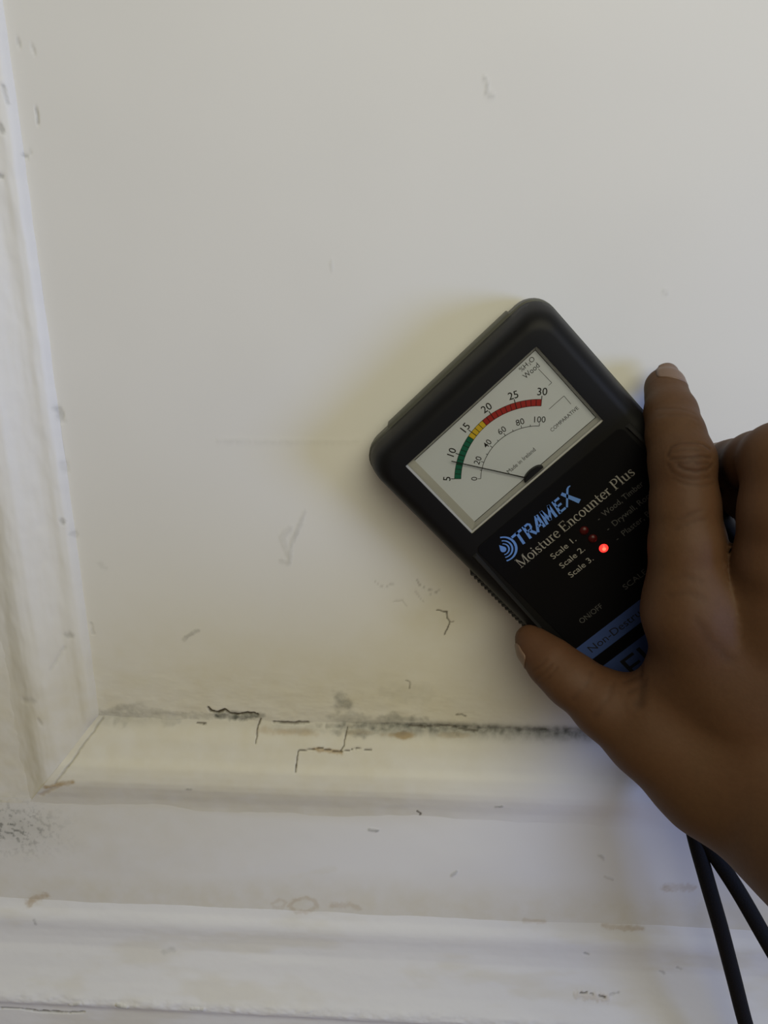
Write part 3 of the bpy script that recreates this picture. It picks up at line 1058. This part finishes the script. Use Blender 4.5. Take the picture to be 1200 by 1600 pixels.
PALM = [
    (IDX[-1][0], CARP, 15.0, 18.0), (MID[-1][0], CARP, 15.0, 19.0), (RNG[-1][0], at(1290, 1220, 72), 14.0, 18.0), (LIT[-1][0], at(1330, 1240, 70), 12.5, 17.0),
    (at(1140, 1010, 52), at(1200, 1150, 58), 14.0, 20.0), (at(1250, 1010, 50), at(1260, 1160, 58), 14.0, 18.0),
    (at(1022, 1092, 56), at(1075, 1030, 57), 9.5, 12.0),           # web between thumb and index
    (at(1125, 928, 55), at(1180, 930, 57), 10.5, 10.5),
    (at(1050, 1140, 57), at(1120, 1080, 60), 12.0, 14.0),
    (THB[-1][0], WR, 23.0, 24.5), (CARP, WR, 19.0, 24.5), (at(1290, 1220, 72), WR, 18.0, 24.5),
]
FARM = [(WR, 24.0), (at(1330, 1345, 98), 25.5), (at(1560, 1470, 140), 31.0)]
FARM.append((FARM[-1][0] + (FARM[-1][0] - FARM[-2][0]) * 1.9, 40.0))      # forearm runs on towards the elbow


def rcone(P, a, b, r1, r2):
    ba = b - a
    l2 = float(ba @ ba)
    rr = r1 - r2
    a2 = l2 - rr * rr
    il2 = 1.0 / l2
    pa = P - a
    y = pa @ ba
    z = y - l2
    v = pa * l2 - y[..., None] * ba
    x2 = np.einsum('...i,...i->...', v, v)
    y2 = y * y * l2
    z2 = z * z * l2
    k = np.sign(rr) * rr * rr * x2
    res = (np.sqrt(np.maximum(x2 * a2 * il2, 0)) + y * rr) * il2 - r1
    c2 = np.sign(y) * a2 * y2 < k
    res = np.where(c2, np.sqrt(x2 + y2) * il2 - r1, res)
    c1 = np.sign(z) * a2 * z2 > k
    return np.where(c1, np.sqrt(x2 + z2) * il2 - r2, res)


def smin(a, b, k):
    h = np.maximum(k - np.abs(a - b), 0) / k
    return np.minimum(a, b) - h * h * k * 0.25


def chain(P, ch, k):
    d = None
    for (a, r1), (b, r2) in zip(ch[:-1], ch[1:]):
        e = rcone(P, a, b, r1, r2)
        d = e if d is None else smin(d, e, k)
    return d


def hand_sdf(P):
    palm = None
    for a, b, r1, r2 in PALM:
        e = rcone(P, np.asarray(a), np.asarray(b), r1, r2)
        palm = e if palm is None else smin(palm, e, 10)
    palm = smin(palm, chain(P, FARM, 12), 14)
    d = smin(palm, chain(P, THB, 3.5), 9)
    fi = chain(P, IDX, 3.0)
    d1 = smin(d, fi, 7)
    d2 = smin(d, chain(P, MID, 3.0), 7)
    d3 = smin(d, chain(P, RNG, 3.0), 7)
    d4 = smin(d, chain(P, LIT, 3.0), 7)
    return np.minimum(np.minimum(d1, d2), np.minimum(d3, d4))


def surface_nets(f, lo, hi, h, blk=8):
    n = np.ceil((hi - lo) / h).astype(int)
    n = ((n + blk - 1) // blk) * blk + 1
    ax = [lo[i] + h * np.arange(n[i]) for i in range(3)]
    F = np.full(n, 50.0, dtype=np.float32)
    nb = (n - 1) // blk
    cen = np.stack(np.meshgrid(*[lo[i] + h * blk * (np.arange(nb[i]) + 0.5) for i in range(3)], indexing='ij'), -1)
    fc = f(cen.reshape(-1, 3)).reshape(nb)
    F_c = np.repeat(np.repeat(np.repeat(fc, blk, 0), blk, 1), blk, 2)
    F[:-1, :-1, :-1] = F_c
    act = np.argwhere(np.abs(fc) < h * blk * 1.1 + 4)
    off = np.stack(np.meshgrid(*[np.arange(blk + 1)] * 3, indexing='ij'), -1).reshape(-1, 3)
    for c0 in range(0, len(act), 400):
        idx = (act[c0:c0 + 400, None, :] * blk + off[None])
        P = lo + h * idx
        v = f(P.reshape(-1, 3))
        ii = idx.reshape(-1, 3)
        F[ii[:, 0], ii[:, 1], ii[:, 2]] = v
    S = F < 0
    corner = [S[a:n[0] - 1 + a, b:n[1] - 1 + b, c:n[2] - 1 + c] for a in (0, 1) for b in (0, 1) for c in (0, 1)]
    cnt = sum(c.astype(np.int8) for c in corner)
    cells = np.argwhere((cnt > 0) & (cnt < 8))
    vid = np.full(n - 1, -1, dtype=np.int32)
    vid[cells[:, 0], cells[:, 1], cells[:, 2]] = np.arange(len(cells))
    P = lo + h * (cells + 0.5)
    for _ in range(3):                                  # pull the vertices onto the surface
        e = 0.4
        d = f(P)
        g = np.stack([f(P + np.eye(3)[i] * e) - d for i in range(3)], -1) / e
        P = P - g * np.clip(d, -1, 1)[:, None] / np.maximum((g * g).sum(1), 0.2)[:, None]
    Q = []
    for axn in range(3):
        o1, o2 = [(1, 2), (2, 0), (0, 1)][axn]
        sl0 = [slice(1, n[i] - 1) for i in range(3)]
        sl0[axn] = slice(0, n[axn] - 1)
        sl1 = list(sl0)
        sl1[axn] = slice(1, n[axn])
        a_, b_ = S[tuple(sl0)], S[tuple(sl1)]
        e = np.argwhere(a_ != b_)
        sgn = a_[e[:, 0], e[:, 1], e[:, 2]]
        base = e + 1
        base[:, axn] -= 1

        def vv(d1, d2):
            q = base.copy()
            q[:, o1] -= d1
            q[:, o2] -= d2
            return vid[q[:, 0], q[:, 1], q[:, 2]]
        q = np.stack([vv(1, 1), vv(0, 1), vv(0, 0), vv(1, 0)], -1)
        q[~sgn] = q[~sgn][:, ::-1]
        Q.append(q)
    Q = np.concatenate(Q)
    Q = Q[(Q >= 0).all(1)]
    return P, Q


allp = np.array([p for ch in (IDX, MID, RNG, LIT, THB, FARM) for p, r in ch])
lo, hi = allp.min(0) - 30, allp.max(0) + 30
hi[0] = min(hi[0], 430)
fl = allp.copy()
V, Q = surface_nets(hand_sdf, np.minimum(lo, allp.min(0) - 45), np.maximum(hi, allp.max(0) + 45), 1.3)


def on_hand(pts):
    """first points of the hand met along sight lines, used to place creases"""
    v = np.array([ray(*p) for p in pts])
    P = np.repeat(CAM[None], len(pts), 0)
    for _ in range(60):
        P = P + v * (hand_sdf(P) * 0.9)[:, None]
    return P, np.abs(hand_sdf(P)) < 0.5


# subdivide once for creases
tmp = quads_mesh('tmp', V, Q)
to = bpy.data.objects.new('tmp', tmp)
C.objects.link(to)
md = to.modifiers.new('s', 'SUBSURF')
md.levels = 1
dg = bpy.context.evaluated_depsgraph_get()
hm = bpy.data.meshes.new_from_object(to.evaluated_get(dg))
bpy.data.objects.remove(to)
nV = len(hm.vertices)
co = np.zeros(nV * 3, dtype=np.float32)
hm.vertices.foreach_get('co', co)
co = co.reshape(-1, 3).astype(np.float64) * 1000
no = np.zeros(nV * 3, dtype=np.float32)
hm.vertices.foreach_get('normal', no)
no = no.reshape(-1, 3)
CREASE = [   # (points, width mm, depth mm)
    ([(1044, 712), (1048, 700), (1060, 694), (1080, 692), (1098, 695), (1108, 702)], 0.55, 0.34),
    ([(1048, 717), (1064, 716), (1080, 716), (1098, 713), (1109, 716)], 0.5, 0.36),
    ([(1056, 722), (1072, 724), (1082, 720), (1090, 726), (1106, 724)], 0.45, 0.22),
    ([(1060, 728), (1070, 734), (1088, 737), (1104, 733), (1112, 726)], 0.55, 0.34),
    ([(1044, 726), (1050, 738), (1064, 746), (1084, 750), (1108, 745)], 0.5, 0.18),
    ([(1052, 748), (1072, 757), (1096, 760), (1114, 755)], 0.55, 0.16),
    ([(1052, 706), (1066, 703), (1086, 703), (1102, 706)], 0.4, 0.18),
    ([(1024, 640), (1044, 638), (1066, 640), (1084, 646)], 0.6, 0.12),
    ([(1028, 650), (1050, 648), (1074, 650), (1090, 656)], 0.6, 0.12),
    ([(1062, 812), (1078, 804), (1096, 798)], 0.8, 0.14),
    ([(1056, 826), (1076, 818), (1100, 812)], 0.8, 0.12),
    ([(1050, 905), (1072, 900), (1096, 908)], 1.0, 0.12),
    ([(1048, 930), (1075, 926), (1100, 936)], 1.0, 0.12),
    ([(838, 1062), (852, 1050), (862, 1038)], 0.6, 0.20),
    ([(842, 1072), (858, 1058), (870, 1044)], 0.6, 0.18),
    ([(834, 1048), (846, 1040), (854, 1030)], 0.6, 0.14),
    ([(895, 1092), (915, 1072), (925, 1050)], 0.9, 0.14),
    ([(930, 1118), (950, 1092), (960, 1066)], 1.0, 0.14),
    ([(975, 1066), (990, 1060), (1003, 1050)], 0.9, 0.2),
    ([(982, 1082), (998, 1074), (1010, 1060)], 0.9, 0.18),
    ([(1000, 1000), (1003, 1040), (1004, 1072), (1000, 1100)], 1.6, 0.35),
    ([(1090, 970), (1110, 1000), (1140, 1030)], 1.6, 0.15),
]
nz = fbm(co[:, 0] / 3.0 + co[:, 1] / 5.0, co[:, 2] / 3.0, 3) - 0.5
disp = 0.35 * (fbm(co[:, 0] / 14 + 3, co[:, 2] / 14 + co[:, 1] / 17, 3) - 0.5)
crz = np.zeros(nV)
CRP, CRK = on_hand([p for c_ in CREASE for p in c_[0]] )
for pts, wd, dp in CREASE:
    a, ok = CRP[:len(pts)], CRK[:len(pts)]
    CRP, CRK = CRP[len(pts):], CRK[len(pts):]
    a = a[ok]
    if len(a) < 2:
        continue
    l_, h_ = a.min(0) - 4, a.max(0) + 4
    sel = np.where(((co > l_) & (co < h_)).all(1))[0]
    if not len(sel):
        continue
    P = co[sel]
    D = np.full(len(sel), 1e9)
    for q0, q1 in zip(a[:-1], a[1:]):
        e = q1 - q0
        t = np.clip(((P - q0) @ e) / (e @ e + 1e-9), 0, 1)
        D = np.minimum(D, np.linalg.norm(P - q0 - t[:, None] * e, axis=1))
    D = np.abs(D + nz[sel] * wd * 1.2)
    f = np.exp(-(D / wd) ** 2)
    disp[sel] -= dp * f * 0.75 * (0.5 + nz[sel] + 0.5)
    disp[sel] += dp * 0.15 * np.exp(-((D - 2.2 * wd) / (wd * 1.2)) ** 2)
    crz[sel] = np.maximum(crz[sel], f * min(1, dp / 0.3))
# raised tendons and knuckle pad
pip = on_hand([(1078, 718)])[0][0]
kn = np.exp(-(np.linalg.norm(co - pip, axis=1) / 7.5) ** 2)
disp += 0.5 * kn
co = co + no * disp[:, None]
hm.vertices.foreach_set('co', (co / 1000).astype(np.float32).ravel())
at_ = hm.attributes.new('crease', 'FLOAT', 'POINT')
at_.data.foreach_set('value', crz.astype(np.float32))
at_ = hm.attributes.new('knuckle', 'FLOAT', 'POINT')
at_.data.foreach_set('value', kn.astype(np.float32))
hm.update()
smooth(hm)
hm.name = 'person'

M_SKIN = mat('brown_skin', (0.16, 0.085, 0.045), 0.58, 0.22)
b = M_SKIN.node_tree.nodes['Principled BSDF']
tc = nd(M_SKIN, 'ShaderNodeTexCoord')
n1 = nd(M_SKIN, 'ShaderNodeTexNoise', Scale=38.0, Detail=5.0)
lk(M_SKIN, tc.outputs['Object'], n1.inputs['Vector'])
c = mixcol(M_SKIN, n1.outputs['Fac'], (0.066, 0.033, 0.0155), (0.112, 0.058, 0.0275))
n2 = nd(M_SKIN, 'ShaderNodeTexNoise', Scale=520.0, Detail=3.0)
lk(M_SKIN, tc.outputs['Object'], n2.inputs['Vector'])
c = mixcol(M_SKIN, 0.35, c, mixcol(M_SKIN, n2.outputs['Fac'], (0.06, 0.030, 0.014), (0.122, 0.061, 0.030)))
n3 = nd(M_SKIN, 'ShaderNodeTexNoise', Scale=15.0, Detail=3.0)
lk(M_SKIN, tc.outputs['Object'], n3.inputs['Vector'])
r3 = nd(M_SKIN, 'ShaderNodeMapRange')
r3.inputs[1].default_value = 0.45
r3.inputs[2].default_value = 0.68
r3.inputs[4].default_value = 0.4
lk(M_SKIN, n3.outputs['Fac'], r3.inputs[0])
c = mixcol(M_SKIN, r3.outputs[0], c, (0.098, 0.041, 0.022))
a = nd(M_SKIN, 'ShaderNodeAttribute')
a.attribute_name = 'knuckle'
k_ = nd(M_SKIN, 'ShaderNodeMath', operation='MULTIPLY')
k_.inputs[1].default_value = 0.45
lk(M_SKIN, a.outputs['Fac'], k_.inputs[0])
c = mixcol(M_SKIN, k_.outputs[0], c, (0.064, 0.029, 0.017))
a = nd(M_SKIN, 'ShaderNodeAttribute')
a.attribute_name = 'crease'
k_ = nd(M_SKIN, 'ShaderNodeMath', operation='MULTIPLY')
k_.inputs[1].default_value = 0.5
lk(M_SKIN, a.outputs['Fac'], k_.inputs[0])
c = mixcol(M_SKIN, k_.outputs[0], c, (0.032, 0.014, 0.007))
lk(M_SKIN, c, b.inputs['Base Color'])
b.inputs['Subsurface Weight'].default_value = 0.14
b.inputs['Subsurface Radius'].default_value = (1.0, 0.4, 0.2)
b.inputs['Subsurface Scale'].default_value = 0.0015
add_bump(M_SKIN, 900, 0.10, 0.0002, kind='voronoi')
add_bump(M_SKIN, 160, 0.12, 0.0004, 4)
hand = link('person', hm, M_SKIN)
tag(hand, 'bare right hand and forearm gripping the black meter, index finger pointing upward', 'person')

M_NAIL = mat('fingernail', (0.165, 0.105, 0.075), 0.4, 0.35)


def nail(p0, axis, normal, length, half_ang, rad):
    """curved plate laid over the surface of a finger end"""
    axis = axis / np.linalg.norm(axis)
    normal = normal - axis * (normal @ axis)
    normal /= np.linalg.norm(normal)
    side = np.cross(axis, normal)
    nu, nv = 13, 13
    u, v = np.meshgrid(np.linspace(-1, 1, nu), np.linspace(0, 1, nv), indexing='ij')
    uu = u * (np.sqrt(np.maximum(0, 1 - np.maximum(0, (0.28 - v) / 0.28) ** 2)) * 0.35 + 0.65) * np.where(v < .8, 1.0, 1 - 0.9 * (v - .8))
    vv = v - 0.10 * u * u * np.where(v > 0.5, 1, -1) * np.abs(v - 0.5) * 2
    fd = normal * np.cos(uu * half_ang)[..., None] + side * np.sin(uu * half_ang)[..., None]
    base = p0 + axis * (length * vv)[..., None]
    p = base + fd * rad * 1.6
    for _ in range(25):
        p = p - fd * (hand_sdf(p.reshape(-1, 3)).reshape(nu, nv) * 0.8)[..., None]
    rr = ((p - base) * fd).sum(-1)
    rr = np.maximum(rr, np.where(v > 0.7, rad * 0.80, 0.0))      # straight free edge
    G = base + fd * (rr + 0.22)[..., None]
    H = base + fd * (rr - 0.5)[..., None]
    top = np.arange(nu * nv).reshape(nu, nv)
    bot = top + nu * nv
    q = [(top[i, j], top[i + 1, j], top[i + 1, j + 1], top[i, j + 1]) for i in range(nu - 1) for j in range(nv - 1)]
    q += [(bot[i, j], bot[i, j + 1], bot[i + 1, j + 1], bot[i + 1, j]) for i in range(nu - 1) for j in range(nv - 1)]
    for j in range(nv - 1):
        q.append((top[0, j], top[0, j + 1], bot[0, j + 1], bot[0, j]))
        q.append((top[-1, j + 1], top[-1, j], bot[-1, j], bot[-1, j + 1]))
    for i in range(nu - 1):
        q.append((top[i + 1, 0], top[i, 0], bot[i, 0], bot[i + 1, 0]))
        q.append((top[i, -1], top[i + 1, -1], bot[i + 1, -1], bot[i, -1]))
    me = quads_mesh('fingernail', np.concatenate([G.reshape(-1, 3), H.reshape(-1, 3)]), np.array(q))
    o = link('fingernail', me, M_NAIL, hand)
    return o


ax = IDX[0][0] - IDX[1][0]
axn = ax / np.linalg.norm(ax)
nail(IDX[0][0] - axn * 5.0, ax, np.array([0.30, -0.75, 0.75]), 12.0, 0.95, 7.3)
ax = THB[0][0] - THB[2][0]
axn = ax / np.linalg.norm(ax)
nail(THB[1][0] - axn * 3.0, ax, np.array([-1.0, -0.15, -0.55]), 9.5, 0.85, 6.0)
for ch in (MID, RNG, LIT):
    ax = ch[0][0] - ch[1][0]
    axn = ax / np.linalg.norm(ax)
    nail(ch[0][0] - axn * 4.0, ax, np.array([0.1, -1.0, 0.45]), 11.0, 0.9, ch[0][1])

# ------------------------------------------------------------------ cord hanging from the meter
def catmull(P, n=10):
    P = [np.asarray(p, float) for p in P]
    P = [2 * P[0] - P[1]] + P + [2 * P[-1] - P[-2]]
    out = []
    for i in range(1, len(P) - 2):
        for k in range(n):
            t = k / n
            out.append(0.5 * ((2 * P[i]) + (-P[i - 1] + P[i + 1]) * t + (2 * P[i - 1] - 5 * P[i] + 4 * P[i + 1] - P[i + 2]) * t * t + (-P[i - 1] + 3 * P[i] - 3 * P[i + 1] + P[i + 2]) * t ** 3))
    out.append(P[-2])
    return np.array(out)


def tube(name, path, rx, ry, m, ns=14, parent=None):
    n = len(path)
    T = np.gradient(path, axis=0)
    T /= np.linalg.norm(T, axis=1)[:, None]
    ref = np.array([0, -1.0, 0])
    V = []
    for i in range(n):
        s_ = np.cross(T[i], ref)
        s_ /= np.linalg.norm(s_)
        u = np.cross(s_, T[i])
        for k in range(ns):
            a = 2 * math.pi * k / ns
            V.append(path[i] + s_ * rx * math.cos(a) + u * ry * math.sin(a))
    V = np.array(V)
    idx = np.arange(n * ns).reshape(n, ns)
    nx = np.roll(idx, -1, axis=1)
    q = np.stack([idx[:-1], nx[:-1], nx[1:], idx[1:]], -1).reshape(-1, 4)
    return link(name, quads_mesh(name, V, q[:, ::-1]), m, parent)


M_CORD = mat('black_cord', (0.006, 0.006, 0.007), 0.7, 0.15)
add_bump(M_CORD, 1500, 0.5, 0.0004, 2)
path = catmull([at(1120, 1180, 14), at(1080, 1240, 24), at(1082, 1290, 34), at(1103, 1370, 40), at(1126, 1450, 42), at(1147, 1530, 43), at(1165, 1600, 44), at(1192, 1690, 46), at(1230, 1745, 50),
                at(1290, 1740, 56), at(1310, 1680, 57), at(1268, 1590, 54), at(1206, 1484, 49), at(1155, 1395, 44), at(1110, 1325, 38), at(1088, 1285, 34), at(1090, 1240, 26), at(1130, 1190, 14)], 10)
cord = tube('hanging_cord', path, 3.3, 2.6, M_CORD)
tag(cord, 'loop of thin black cord hanging below the hand', 'cord')
